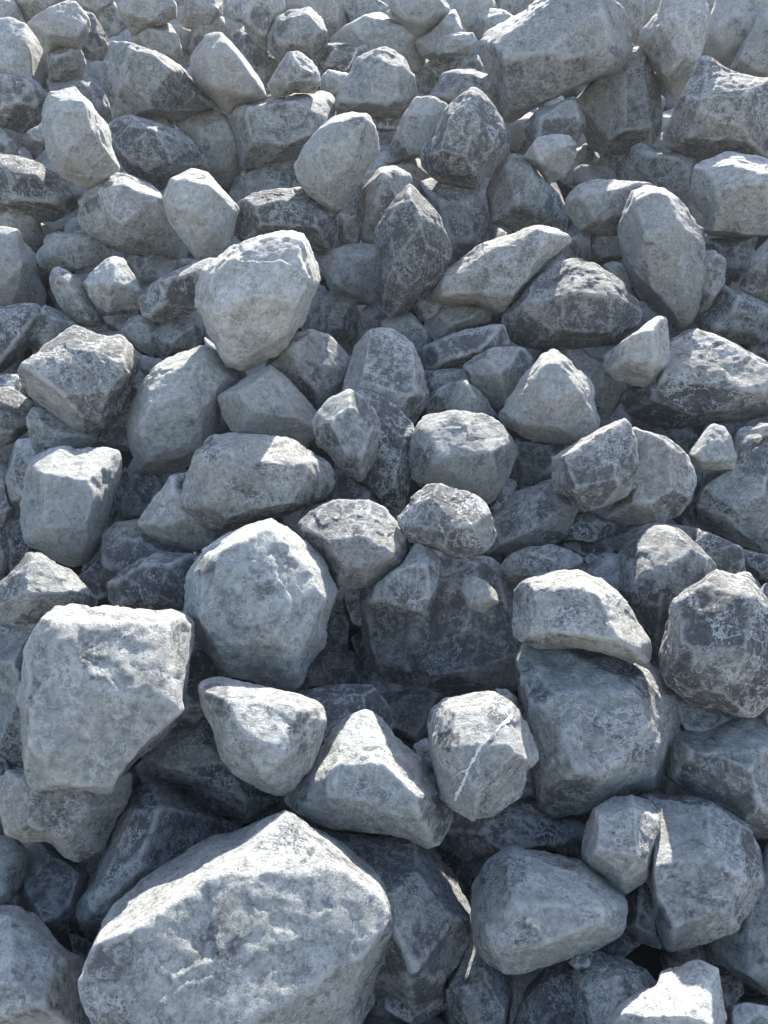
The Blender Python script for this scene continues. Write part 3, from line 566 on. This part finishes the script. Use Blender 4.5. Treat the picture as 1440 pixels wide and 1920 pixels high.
644,1114 685,1104 706,1128 713,1177 664,1170|1|.3||shaded stone beneath the cross-ridged boulder
968,826 1009,826 1065,835 1044,899 985,923 975,899|.8|.3||dim stone in the dark recess below the pale triangular boulder
919,968 940,948 961,927 1002,913 1034,899 1055,927 1079,944 1082,958 1062,1003 1034,1020 975,1034 940,1045 916,1038 909,1017|.25|.5|960,960,.6 1010,930,.8 1050,950,.6 1000,990,1 940,1020,.7|long leaning stone with a smooth hollow, below the sharp-sided grey boulder, centre right
1037,861 1058,843 1093,822 1134,798 1169,788 1183,798 1195,829 1195,875 1190,906 1176,930 1134,948 1100,960 1079,951 1065,934 1037,916|0|.55|1060,860,.8 1160,850,.7 1180,880,.4 1150,900,1 1080,920,1 1170,920,.7 1110,950,.7|sharp-sided grey boulder with a bright right facet in front of the round flat-faced boulder
1134,968 1162,937 1183,864 1187,802 1218,814 1252,824 1280,847 1301,875 1305,902 1294,934 1273,961 1246,974 1204,979 1169,980|.35|.45|1180,830,.3 1250,830,.6 1260,920,.9 1200,940,1 1230,970,.6|round flat-faced dark grey boulder behind the sharp-sided one, right
1246,816 1259,802 1291,800 1306,816 1291,850 1266,833|.7|.4||small bluish stone above the round flat-faced boulder, right
1291,852 1308,829 1325,805 1336,795 1357,800 1371,822 1381,854 1376,880 1350,880 1318,880 1298,868|0|.7||small pyramid-like buff stone sitting by the big blue-grey boulder at the right edge
1308,934 1322,909 1367,885 1381,840 1374,812 1398,803 1426,809 1475,781 1475,1031 1440,1038 1391,1020 1350,1003 1312,979|.2|.5|1340,850,.6 1400,860,.7 1330,930,.9 1430,930,1 1380,990,.8|big blue-grey boulder at the right edge with a buff lower flank
1315,913 1317,885 1336,880 1367,882 1343,902|.6|.45||small shaded stone under the small pyramid-like buff stone on the right
1409,805 1426,793 1447,795 1447,826|.1|.45||tiny blue stone on top of the big blue-grey boulder, right edge
1055,1010 1065,968 1103,958 1141,979 1134,1003 1114,1020|.8|.2||dark stone in the hollow between the leaning stone and the round flat-faced boulder
940,1062 957,1038 992,1026 1037,1022 1062,1031 1093,1048 1079,1066 1041,1072 975,1097 947,1083|.2|.4||low dark stone with a flat crest above the pale roof-like boulder, centre right
1141,1010 1162,996 1197,982 1239,978 1259,986 1252,1010 1183,1031 1159,1033|.7|.4||dull stone behind the left shoulder of the dark boulder with bluish crown
1252,986 1305,991 1357,1013 1388,1027 1395,1069 1378,1076 1336,1066 1301,1024|.6|.4||scratched blue stone behind the right shoulder of the dark boulder with bluish crown
1082,1069 1107,1055 1134,1038 1162,1041 1183,1072 1180,1128 1148,1118 1114,1086|.6|.6||smooth pale blue stone left of the dark boulder with bluish crown
1259,968 1298,934 1308,954 1312,989 1284,991|1.2|.25||shaded stone in the gap left of the big blue-grey boulder
1093,1048 1107,1038 1121,1045 1100,1059|.7|.35||tiny dark pebble between the low flat-crested stone and the smooth pale blue stone
1051,1013 1100,1024 1134,1010 1148,1038 1114,1048 1079,1038|1.2|.2||black stone at the bottom of the hollow right of the leaning stone
1158,1085 1160,1040 1185,1010 1215,988 1240,985 1275,995 1310,1030 1340,1065 1330,1100 1290,1140 1262,1200 1235,1245 1200,1195 1175,1150|.3|.35|1190,1040,.6 1260,1000,.6 1300,1030,.7 1190,1090,.9 1260,1060,1 1230,1150,.9 1270,1130,.8|dark boulder with bluish crown and smooth brown broken face, right
1232,1240 1252,1180 1265,1130 1290,1105 1310,1095 1335,1070 1362,1072 1378,1080 1405,1075 1430,1115 1470,1160 1470,1290 1410,1340 1370,1340 1290,1320 1250,1280|0|.3|1270,1130,.7 1330,1090,.7 1400,1110,.7 1290,1220,1 1400,1220,1 1340,1300,.8|dark flat-faced shard with a toothed bright top, right edge
965,1150 968,1110 985,1090 1040,1072 1090,1068 1130,1090 1165,1120 1195,1165 1215,1200 1217,1245 1180,1240 1130,1225 1090,1212 1010,1215 970,1195|.1|.6|1000,1110,.8 1060,1090,.6 1110,1110,.8 1020,1180,1 1130,1180,1 1190,1210,.7|pale roof-like boulder with a long sloping right side, above the big square boulder
1405,1079 1423,1093 1433,1114 1419,1125|.9|.35||narrow shaded blue stone above the toothed dark shard, right edge
1416,1111 1440,1093 1468,1086 1468,1163 1440,1152|.5|.5||bluish stone at the right edge behind the toothed dark shard
1391,1031 1468,1048 1468,1083 1426,1086 1398,1069|1.3|.15||black stone in the cavity below the big blue-grey boulder, right edge
38,1300 50,1260 55,1230 80,1180 105,1150 125,1138 190,1138 250,1145 300,1150 350,1142 358,1165 365,1195 355,1240 345,1290 340,1330 325,1360 300,1385 270,1410 240,1440 225,1465 200,1480 140,1482 90,1478 60,1465 50,1420 50,1380|0|.65|90,1180,.85 150,1165,.7 320,1175,.7 75,1250,.9 72,1400,.8 110,1460,.65 200,1460,.65 330,1300,.8 280,1380,.75 200,1300,1|huge squarish pale boulder with a sunlit flat top, lower left
-30,1230 0,1215 20,1190 50,1160 75,1152 110,1150 110,1250 90,1380 60,1450 30,1440 -30,1400|.4|.45|40,1220,.7 60,1300,1 20,1330,.8|bluish scratched boulder behind the left side of the huge squarish pale boulder
-30,1180 5,1168 40,1178 45,1195 10,1230 -30,1245|.7|.5||small blue grey stone at the left edge under the bluish leaning triangular boulder
0,1470 20,1450 55,1440 150,1440 240,1450 240,1490 215,1540 190,1590 150,1615 125,1612 90,1575 50,1577 15,1565 3,1520|.15|.5|60,1470,.8 150,1500,1 130,1570,.8 50,1530,.9|lumpy grey boulder right underneath the huge squarish pale boulder, left
270,1420 320,1360 380,1345 460,1400 520,1460 525,1500 480,1535 460,1540 400,1520 345,1475 290,1465|.4|.3|370,1380,.6 420,1430,.9 460,1490,.9 350,1440,.8|dark veined boulder sloping down to the right between the huge squarish and the rounded-triangular boulder
375,1290 390,1272 430,1272 500,1290 560,1302 600,1320 608,1350 600,1390 580,1440 545,1475 525,1490 480,1475 440,1450 415,1420 400,1370 380,1330|.05|.65|420,1310,.7 560,1330,.8 450,1380,1 540,1410,1 500,1450,.8|rounded-triangular grey-blue boulder pointing downwards, below the big pale disc-shaped one
345,1180 420,1200 440,1260 400,1300 350,1380 320,1370|1|.2||black stone in the gap right of the huge squarish pale boulder
560,1300 600,1290 650,1286 695,1288 720,1320 738,1365 700,1400 650,1430 610,1470 580,1440|.4|.3||dark finely scratched stone behind the peaked boulder with the white sunlit streak
535,1500 560,1460 595,1420 625,1375 655,1345 685,1338 715,1352 745,1390 780,1420 800,1450 820,1480 850,1525 830,1560 800,1592 760,1570 700,1560 620,1550 560,1520|.1|.55|670,1370,.5 690,1400,.7 760,1450,.6 700,1430,1 620,1450,.9 780,1500,.9 700,1500,.9 800,1480,.5|peaked boulder with a broad white sunlit streak down its right shoulder, bottom centre
800,1350 808,1330 840,1312 880,1303 920,1302 945,1312 970,1335 990,1365 1010,1420 1000,1435 985,1450 975,1490 950,1510 920,1528 880,1533 850,1515 828,1495 815,1440 805,1400|0|.6|850,1335,.7 940,1330,.7 850,1400,1 950,1400,1 900,1480,.9 980,1420,.7|roundish boulder crossed by a white quartz vein, bottom centre right
975,1245 985,1215 1020,1215 1070,1215 1150,1225 1215,1247 1240,1265 1265,1310 1270,1345 1255,1400 1245,1450 1235,1480 1215,1485 1180,1485 1140,1505 1080,1525 1040,1528 1010,1510 1008,1480 1000,1420 985,1360 975,1300|.15|.5|985,1290,.8 1060,1275,.7 1100,1290,.9 1200,1295,.8 1030,1340,1 1200,1400,1 1080,1440,1 1030,1490,.7 1120,1490,.7|big square boulder with blue top and small sunny bump beside the white-veined roundish one
1250,1290 1290,1310 1400,1345 1385,1365 1340,1372 1290,1368 1262,1358|.3|.4||layered brown underside stone just below the toothed dark shard
1250,1400 1265,1375 1320,1365 1400,1345 1480,1370 1480,1560 1410,1568 1380,1545 1330,1500 1280,1470 1245,1450|.3|.45|1300,1420,.8 1390,1430,1 1430,1500,.9 1330,1470,.7|broad wrinkled grey boulder at the right edge below the toothed dark shard
825,1560 850,1530 880,1520 925,1500 960,1490 1010,1500 1050,1530 1100,1550 1110,1590 1060,1605 1000,1575 940,1590 900,1610 870,1622 845,1600 828,1585|.35|.35||dark ridged stone with a bright fleck, under the white-veined roundish boulder
690,1280 720,1270 830,1300 800,1380 780,1400 740,1360 710,1310|1|.25||shaded dark stone in the hollow below the great dark boulder
570,1240 610,1215 660,1225 690,1290 640,1300 560,1300|1.1|.2||rounded black stone in the hollow right of the big pale disc-shaped boulder
610,1140 640,1120 660,1150 650,1215 610,1230|1.2|.2||small black stone right of the rim of the big pale disc-shaped boulder
660,1200 690,1180 720,1290 690,1300|1.4|.12||black sliver of stone at the left foot of the great dark boulder
930,1295 950,1293 970,1310 980,1335 960,1340|.6|.5||tiny grey pebble behind the top of the white-veined roundish boulder
775,1400 800,1385 815,1420 820,1450 800,1445|.5|.6||small pale stone wedged left of the white-veined roundish boulder
478,1530 500,1515 540,1520 590,1545 600,1575 540,1590 480,1570|.6|.35||small blue grey stone above the peak of the gigantic sunlit boulder
1185,1500 1210,1480 1240,1490 1235,1520 1200,1530|.8|.4||tiny stone showing between the big square boulder and the dusty upright block
1430,1320 1460,1300 1460,1370 1440,1362|.2|.5||brown stone end at the right edge just below the toothed dark shard
960,1440 1000,1430 1015,1490 980,1500|1.2|.2||black stone in the gap right of the white-veined roundish boulder
160,1820 170,1790 195,1750 225,1710 270,1655 320,1620 360,1590 400,1568 450,1562 490,1547 540,1541 570,1555 610,1570 650,1595 680,1620 715,1650 735,1680 745,1735 720,1775 715,1810 690,1850 660,1930 200,1960 175,1900 162,1860|0|.7|175,1840,.85 250,1790,.95 340,1735,1 430,1660,1 540,1556,.7 600,1640,.9 690,1660,.6 715,1730,.8 620,1830,.8 450,1900,.95 250,1930,.8 480,1740,1.02|gigantic pale boulder with a broad sunlit band, bottom left of centre
590,1560 620,1548 700,1560 760,1562 790,1570 820,1600 850,1650 870,1690 888,1735 885,1760 865,1790 840,1830 820,1865 780,1885 740,1870 700,1840 690,1780 640,1650|.15|.3|640,1590,.5 760,1590,.5 780,1660,.8 740,1700,1 830,1720,.7 780,1790,1 800,1850,.7|dark glossy boulder with sunlit crown and swirling fracture, right of the gigantic one
690,1840 720,1830 780,1870 850,1840 840,1885 800,1915 770,1918 700,1880|.4|.15||black lower stone beneath the dark glossy boulder with the sunlit crown
650,1820 690,1800 720,1830 700,1880 670,1930 640,1940|.3|.35||dark grey wedge under the right tip of the gigantic sunlit boulder
0,1700 20,1700 50,1708 75,1730 100,1765 130,1790 160,1810 165,1850 170,1960 -60,1960 -60,1710|.05|.6|30,1740,.6 80,1800,.8 30,1850,1 90,1880,.9|bluish grey boulder with a white sun patch in the bottom left corner
-30,1575 0,1568 30,1572 55,1600 50,1640 20,1690 0,1700 -30,1700|.2|.65||smooth rounded stone at the left edge above the boulder in the bottom left corner
40,1600 80,1580 130,1600 165,1640 150,1700 140,1740 110,1760 60,1710 30,1700|.6|.35||dark blue stone in shade right of the smooth rounded stone, lower left
138,1715 150,1680 180,1655 190,1600 215,1550 240,1500 270,1465 300,1468 350,1500 400,1530 440,1560 430,1600 330,1640 260,1700 180,1775 145,1745|.3|.35|250,1520,.7 290,1520,.9 270,1600,1 200,1680,.9|long dark blue boulder leaning behind the gigantic sunlit one, left
885,1720 890,1660 920,1610 950,1590 1000,1595 1090,1615 1120,1640 1165,1675 1173,1705 1170,1745 1120,1780 1050,1800 990,1820 955,1824 920,1805 890,1770|.1|.6|970,1610,.3 1080,1640,.5 960,1690,.9 1040,1700,.9 1130,1710,.8 1000,1770,1 930,1770,.8|smooth loaf-like boulder with a small sunlit triangle on its left, bottom right
1093,1590 1100,1550 1115,1520 1150,1498 1185,1492 1215,1505 1238,1530 1238,1560 1225,1600 1210,1645 1180,1672 1165,1670 1130,1640 1095,1615|.05|.65|1130,1530,.7 1190,1520,.7 1120,1590,1 1200,1610,1 1170,1640,.7|dusty upright block touching the loaf-like boulder, bottom right
1210,1640 1220,1560 1215,1495 1250,1495 1310,1500 1350,1515 1395,1545 1420,1600 1428,1650 1405,1710 1370,1745 1300,1770 1250,1775 1235,1740 1225,1700|.15|.45|1270,1530,.5 1350,1550,.6 1240,1620,.9 1330,1630,1 1390,1640,.8 1270,1720,.9 1350,1710,.8|large rugged blue-grey boulder with pitted face, bottom right
1175,1680 1200,1640 1240,1680 1240,1778 1200,1765 1175,1740|.4|.35||dark block between the loaf-like boulder and the large rugged blue-grey one
1325,1760 1370,1740 1400,1700 1425,1660 1425,1600 1480,1560 1480,1860 1430,1860 1390,1830 1340,1800|.5|.45||grey sloping slab at the right edge behind the large rugged blue-grey boulder
840,1860 870,1800 885,1740 900,1770 950,1820 960,1860 950,1950 880,1960 850,1910|.35|.45||brownish green tall stone standing between the dark glossy and the loaf-like boulder
960,1940 970,1900 990,1850 1030,1810 1090,1800 1085,1960 960,1970|.5|.3||dark scratched upright slab at the bottom edge under the loaf-like boulder
1075,1870 1080,1800 1120,1785 1170,1800 1210,1820 1235,1850 1230,1900 1160,1960 1070,1970|.4|.45||bluish mottled boulder at the bottom edge behind the pale two-humped one
1120,1940 1150,1890 1200,1860 1232,1855 1240,1825 1310,1800 1345,1820 1355,1880 1365,1960 1300,1980 1120,1970|0|.75|1180,1900,.8 1260,1860,.5 1330,1840,.6 1280,1900,1 1330,1920,.9|pale blue two-humped boulder at the bottom edge, right
1067,1805 1080,1788 1100,1782 1112,1790 1105,1812 1080,1818|.1|.6||little pale stone chip pressed beneath the loaf-like boulder
1240,1790 1260,1775 1320,1765 1340,1800 1310,1810 1250,1825|.6|.4||small blue stone under the large rugged blue-grey boulder
1325,1815 1355,1808 1388,1825 1392,1862 1370,1885 1335,1880|.7|.4||tiny dark blue stone right of the pale two-humped boulder
1360,1890 1400,1882 1480,1895 1480,1970 1370,1970|.4|.5||low grey blue stone in the bottom right corner
1110,1780 1170,1740 1200,1770 1160,1800|.8|.25||shaded dark stone under the right end of the loaf-like boulder
880,1700 890,1620 820,1600 860,1660|1.5|.15||black stone deep in the opening left of the loaf-like boulder
130,1750 180,1770 165,1810 140,1790|1.3|.15||black stone deep in the gap left of the gigantic sunlit boulder
160,1880 172,1880 200,1940 165,1960|.5|.4||shaded grey stone at the bottom edge below the left end of the gigantic boulder
0,1400 50,1420 50,1450 10,1460 -40,1480 -40,1400|.6|.3||dark stone at the left edge under the bluish scratched boulder
"""
# dark broken patches or pale ones: x, y, radius, value (0 dark .. 1 pale) by stone label beginning
SPOTS = {
 'big pale disc-shaped': [(393, 1065, 17, -1.2)],
 'big dusty rounded': [(905, 797, 26, -1.0), (790, 860, 24, -1.0)],
 'gigantic pale boulder': [(715, 1735, 28, -1.4), (410, 1740, 55, -.6), (180, 1860, 22, -.8)],
 'bright blocky boulder': [(110, 1018, 8, -.6)],
 'huge squarish pale': [(343, 1178, 16, -1.1)],
 'roundish boulder crossed': [(845, 1392, 20, -1.0), (930, 1345, 20, -.7)],
 'pale triangular boulder': [(1090, 800, 16, -.9)],
 'sunlit tilted boulder': [(358, 792, 11, -1.1)],
 'dark boulder with bluish crown': [(1190, 1150, 55, -.6), (1235, 1030, 40, .8)],
 'rounded-triangular': [(405, 1295, 20, -.8), (568, 1395, 18, -.8)],
 'smooth loaf-like': [(960, 1640, 30, -.3)],
 'smooth pale wedge-shaped': [(430, 105, 30, .2)],
 'leaf-shaped stone': [(745, 285, 18, -1.4)],
 'big rugged': [],
}
rocks = []
for line in DATA.strip().split('\n'):
    poly, lv, tone, brow, label = line.split('|')
    poly = np.array([[float(v) for v in q.split(',')] for q in poly.split()])
    brow = [[float(v) for v in q.split(',')] for q in brow.split()] if brow else []
    x, y = poly[:, 0], poly[:, 1]; x2, y2 = np.roll(x, -1), np.roll(y, -1)
    cr = x * y2 - x2 * y; a = cr.sum() / 2
    cx, cy = ((x + x2) * cr).sum() / (6 * a), ((y + y2) * cr).sum() / (6 * a)
    rocks.append(dict(poly=poly, L=float(lv), tone=float(tone), brow=brow, label=label, area=abs(a), c=(cx, cy)))

# depth along the sight line: start on the pile's face, then make whatever lies on top lie in front
ST = 8
gx, gy = np.meshgrid(np.arange(-100, 1540, ST), np.arange(-100, 2060, ST))
def inside(poly, grow=1.0, c=(0, 0)):
    p = (poly - c) * grow + c
    ins = np.zeros(gx.shape, bool)
    A = p; B = np.roll(p, -1, axis=0)
    for (ax, ay), (bx, by) in zip(A, B):
        if ay == by: continue
        cond = ((ay > gy) != (by > gy)) & (gx < (bx - ax) * (gy - ay) / (by - ay) + ax)
        ins ^= cond
    return ins
for r in rocks:
    r['poly'] = (r['poly'] - r['c']) * (1.03 + .06 * min(r['L'], 1)) + r['c']
    r['mask'] = inside(r['poly'], 1.0, r['c'])
    d = ray(*r['c']); r['d'] = d
    ext = r['poly'].max(0) - r['poly'].min(0)
    r['t0'] = plane_t(d)
    r['m'] = .5 * (0.62 * min(ext) + .38 * math.sqrt(r['area']))       # half thickness in pixels
    r['t'] = r['t0'] + r['L'] * .12
    q = np.stack([gx[r['mask']], gy[r['mask']]], 1) - r['c']
    r['cov'] = (q.T @ q) / max(len(q), 1) + np.eye(2) * 4
pairs = []
for i, a in enumerate(rocks):
    for j, b in enumerate(rocks):
        if a['L'] < b['L'] - .03:
            if abs(a['c'][0] - b['c'][0]) > 500 or abs(a['c'][1] - b['c'][1]) > 500: continue
            n = int((a['mask'] & b['mask']).sum())
            if n > 1:
                ov = a['mask'] & b['mask']
                q = np.stack([gx[ov], gy[ov]], 1) - b['c']
                cv = np.linalg.inv(b['cov']); rho2 = np.einsum('ij,jk,ik->i', q, cv, q) / 4
                hb = np.clip(1 - rho2, 0.02, 1) ** .4
                pairs.append((i, j, float(np.percentile(hb, 62)) * .95))
for it in range(260):
    for i, j, n in pairs:
        a, b = rocks[i], rocks[j]
        H = b['m'] / FPX * b['t']
        need = H * n
        gap = b['t'] - a['t'] - need
        if gap < 0:
            a['t'] += gap * .22; b['t'] -= gap * .28
    for r in rocks:
        r['t'] += (r['t0'] + r['L'] * .08 - r['t']) * .01

# two small stones rest on the outside of the great dark boulder
for r in rocks:
    if r['label'].startswith('small round buff pebble'): r['t'] -= .09
    if r['label'].startswith('grey stone with a small sunlit flake'): r['t'] -= .09
tri_total = 0
for n, r in enumerate(rocks):
    rs = np.random.RandomState(1000 + n)
    d = r['d']; t = r['t']
    w = -d; u = np.cross(d, UP); u /= np.linalg.norm(u); v = np.cross(u, d)
    cen = CAM + d * t
    def loc(x, y, d=d, t=t, u=u, v=v):
        e = ray(x, y); e = e / (e @ d) * t
        return np.array([e @ u, e @ v])
    P2 = np.array([loc(x, y) for x, y in r['poly']])
    H = r['m'] / FPX * t * (1.0 + .12 * rs.randn() if not r['brow'] else 1.0)
    H = max(H, .3 * r['m'] / FPX * t)
    pts = []
    for k, p in enumerate(P2):
        z = rs.uniform(-.18, .22) * H
        pts.append((p[0], p[1], z))
    nP = len(P2)
    if r['brow']:
        for bx, by, bh in r['brow']:
            q = loc(bx, by) * .97; pts.append((q[0], q[1], bh * H))
        for k in range(0, nP, 3): pts.append((P2[k][0] * .88, P2[k][1] * .88, .34 * H))
    else:
        # a broken block: one or two flat front faces, tilted, with a crest near the top
        m = rs.randint(4, 7); a0 = rs.uniform(0, 6.28); tx, ty = rs.uniform(-.3, .3), rs.uniform(-.1, .42)
        ex, ey = np.ptp(P2[:, 0]) / 2, np.ptp(P2[:, 1]) / 2
        for k in range(m):
            an = a0 + k * 6.283 / m + rs.uniform(-.35, .35)
            fr = rs.uniform(.5, .74)
            X, Y = math.cos(an) * fr, math.sin(an) * fr
            pts.append((X * ex, Y * ey, H * (.84 - tx * X - ty * Y + rs.uniform(-.05, .05))))
        pts.append((rs.uniform(-.2, .2) * ex, rs.uniform(.0, .35) * ey, H * rs.uniform(.85, 1.05)))
        for k in range(rs.randint(3), nP, 3): pts.append((P2[k][0] * .9, P2[k][1] * .9, H * rs.uniform(.2, .5)))
    for p in P2[::2]: pts.append((p[0] * .62, p[1] * .62, -H * rs.uniform(.75, 1.0)))
    for p in P2: pts.append((p[0] * .9, p[1] * .9, -H * .4))
    px = math.sqrt(r['area'])
    level = 7 if px > 330 else 6 if px > 125 else 5 if px > 50 else 4
    smooth = any(k in r['label'] for k in ('smooth', 'rounded', 'egg', 'oval', 'pebble'))
    power = rs.uniform(50, 90) if smooth else rs.uniform(160, 300)
    P, F, facet = carve(pts, level, rs, power, P2, chips=int(rs.randint(10, 16) if smooth else rs.randint(6, 14)), rough=.6 if px > 330 else .7 if smooth else 1.0, merge=15 if smooth else rs.uniform(24, 33),
                        strata=.02 if any(k in r['label'] for k in ('layered', 'striped', 'striated', 'streak', 'wood')) else 0)
    for key, sp in SPOTS.items():
        if r['label'].startswith(key):
            for sx, sy, srad, sval in sp:
                q = loc(sx, sy); rr = srad / FPX * t
                dist = np.hypot(P[:, 0] - q[0], P[:, 1] - q[1]) + fbm(P / rr * 1.5, n, 3) * rr * .3
                k = np.clip((rr - dist) / (rr * .12) + .5, 0, 1) * (P[:, 2] > 0)
                facet[:, 0] = facet[:, 0] * (1 - k) + (sval + .5) * k
    W = P[:, :1] * u + P[:, 1:2] * v + P[:, 2:] * w
    me = mesh_from('boulder', W, F, facet)
    me.materials.append(ROCK)
    name = 'boulder' if px / FPX * t > .17 else 'stone'
    o = bpy.data.objects.new(name, me); COL.objects.link(o)
    o.location = cen
    o['label'] = r['label']; o['category'] = 'boulder' if name == 'boulder' else 'stone'
    o['group'] = 'broken limestone boulders of the pile'
    o.color = (min(1, r['tone'] + .12 * min(r['L'], 1)), float(np.clip(rs.normal(.38, .38) + (.3 if ('buff' in r['label'] or 'beige' in r['label'] or 'brown' in r['label']) else 0) - (.4 if 'blu' in r['label'] else 0), 0, 1)),  # recessed stones are coloured paler to lift them out of the shade
               float(np.clip(rs.normal(.5, .25) + (.4 if any(k in r['label'] for k in ('speckl', 'vein', 'fleck', 'mottled')) else 0), 0, 1)), float(rs.uniform(0, 1) if 'smooth' not in r['label'] else .15))
    tri_total += len(F)
    r['o'] = o; r['frame'] = (cen, u, v, w, t, P, loc)

# white quartz veins standing a hair proud of their boulder
def vein(label_start, path, width):
    r = next(q for q in rocks if q['label'].startswith(label_start))
    cen, u, v, w, t, P, loc = r['frame']
    front = P[P[:, 2] > -.02]
    pts = []
    for (x0, y0), (x1, y1) in zip(path[:-1], path[1:]):
        for k in range(8):
            pts.append((x0 + (x1 - x0) * k / 8, y0 + (y1 - y0) * k / 8))
    pts.append(path[-1])
    bm = bmesh.new(); rings = []
    rn = random.Random(4)
    cc = [loc(x + rn.uniform(-1.2, 1.2), y + rn.uniform(-1.2, 1.2)) for x, y in pts]
    zz = []
    for q in cc:
        d2 = (front[:, 0] - q[0]) ** 2 + (front[:, 1] - q[1]) ** 2
        idx = np.argsort(d2)[:4]; zz.append(front[idx, 2].max())
    for k, q in enumerate(cc):
        a = cc[max(k - 1, 0)]; b = cc[min(k + 1, len(cc) - 1)]
        tg = np.array(b) - np.array(a); tg /= max(np.linalg.norm(tg), 1e-6); nn = np.array([-tg[1], tg[0]])
        wd = width / FPX * t * rn.uniform(.35, 1.5) * (1 if 0 < k < len(cc) - 1 else .3)
        ring = []
        for m in range(6):
            an = m / 6 * 2 * math.pi
            p2 = np.array(q) + nn * math.cos(an) * wd
            p = p2[0] * u + p2[1] * v + (zz[k] + .0005 + math.sin(an) * wd * .22) * w
            ring.append(bm.verts.new(tuple(p)))
        rings.append(ring)
    for a, b in zip(rings[:-1], rings[1:]):
        for m in range(6): bm.faces.new((a[m], a[(m + 1) % 6], b[(m + 1) % 6], b[m]))
    bm.faces.new(rings[0][::-1]); bm.faces.new(rings[-1])
    bmesh.ops.recalc_face_normals(bm, faces=bm.faces[:])
    me = bpy.data.meshes.new('quartz_vein'); bm.to_mesh(me); bm.free(); me.materials.append(QUARTZ)
    o = bpy.data.objects.new('quartz_vein', me); COL.objects.link(o); o.parent = r['o']
    o['label'] = 'white quartz vein running across the stone'
vein('roundish boulder crossed', [(960, 1343), (930, 1372), (897, 1405), (880, 1440), (868, 1470), (852, 1500)], 2.6)
vein('roundish boulder crossed', [(880, 1440), (862, 1448), (846, 1462)], .8)
vein('dark slab crossed by', [(669, 92), (664, 105), (655, 122), (648, 132)], 1.2)

# ------------------------------------------------------------ thin scattering volume added to stand in for camera glare
bm = bmesh.new(); bmesh.ops.create_cube(bm, size=1)
me = bpy.data.meshes.new('glare_haze'); bm.to_mesh(me); bm.free()
hz = bpy.data.objects.new('glare_haze', me); COL.objects.link(hz)
hz.location = (0, 2, 4.6); hz.scale = (1000, 1000, 12)
hz['kind'] = 'stuff'; hz['label'] = 'thin scattering veil added in place of camera glare'
hm = bpy.data.materials.new('glare_haze'); hm.use_nodes = True; hm.node_tree.nodes.clear()
ho = hm.node_tree.nodes.new('ShaderNodeOutputMaterial'); hv = hm.node_tree.nodes.new('ShaderNodeVolumePrincipled')
hm.node_tree.links.new(hv.outputs[0], ho.inputs['Volume'])
hv.inputs['Color'].default_value = (.86, .92, 1, 1); hv.inputs['Density'].default_value = .0017; hv.inputs['Anisotropy'].default_value = .35
me.materials.append(hm)

# ------------------------------------------------------------ what fills the depth of the pile and its flanks
rs = np.random.RandomState(77)
shapes = []; coarse = []
for k in range(7):
    rp = rs.randn(16, 3); rp /= np.linalg.norm(rp, axis=1)[:, None]
    rp *= rs.uniform(.8, 1.1, (16, 1)) * np.array([1, .85, .75])
    shapes.append(carve(rp, 4, rs, 90, None, 8, merge=20)); coarse.append(carve(rp, 3, rs, 90, None, 6, merge=20))
covered = np.zeros(gx.shape, bool)
for r in rocks: covered |= r['mask']
VV = []; FF = []; FA = []; base = 0
def put(p, rad):
    global base
    P, F, fa = (shapes if rad > .09 and np.linalg.norm(p - CAM) < 4.2 and (p - CAM) @ SN > -SH - .45 else coarse)[rs.randint(7)]
    q, _ = np.linalg.qr(rs.randn(3, 3))
    VV.append((P * rad) @ q + p); FF.append(F + base); FA.append(fa); base += len(P)
nfill = 0
for s in np.arange(-1.2, 11.5, .34):
    for x in np.arange(-8.2, 8.2, .34):
        p = on_slope(x + rs.uniform(-.1, .1), s + rs.uniform(-.1, .1), 0)
        dd = p - CAM
        z = dd @ FW
        sx, sy = (720 + FPX * (dd @ RT) / z, 960 - FPX * (dd @ UP) / z) if z > .2 else (9999, 9999)
        m = 45
        infr = -m < sx < 1440 + m and -m - 25 < sy < 1920 + m
        if abs(x) > 3.2 + .55 * max(s, 0): continue
        if infr and s < 2.2:
            for _ in range(4 if s < 1.3 else 2): put(p + np.array([rs.uniform(-.17, .17), 0, 0]) + along * rs.uniform(-.17, .17) - SN * rs.uniform(.34, .5), rs.uniform(.09, .16))
        if infr: put(p - SN * rs.uniform(.48, .62), rs.uniform(.19, .26))
        else:
            near = -110 < sx < 1550 and -140 < sy < 2070
            if near:
                put(p - SN * rs.uniform(.30, .40), rs.uniform(.2, .27))
                put(p + np.array([.17, 0, 0]) - SN * rs.uniform(.30, .45), rs.uniform(.18, .25))
            else:
                put(p - SN * rs.uniform(.0, .16), rs.uniform(.17, .29))
                put(p + np.array([.17, 0, 0]) - SN * rs.uniform(.26, .36), rs.uniform(.2, .27))
        nfill += 1
me = mesh_from('deep_rubble', np.vstack(VV), np.vstack(FF).astype(np.int32), np.concatenate(FA))
me.materials.append(RUBBLE)
o = bpy.data.objects.new('deep_rubble', me); COL.objects.link(o)
o['kind'] = 'stuff'; o['label'] = 'shaded limestone rubble deep in the pile and beyond the picture edges'; o['category'] = 'rubble'
print('rocks', len(rocks), 'tris', tri_total, 'fill', nfill, sum(len(f) for f in FF))
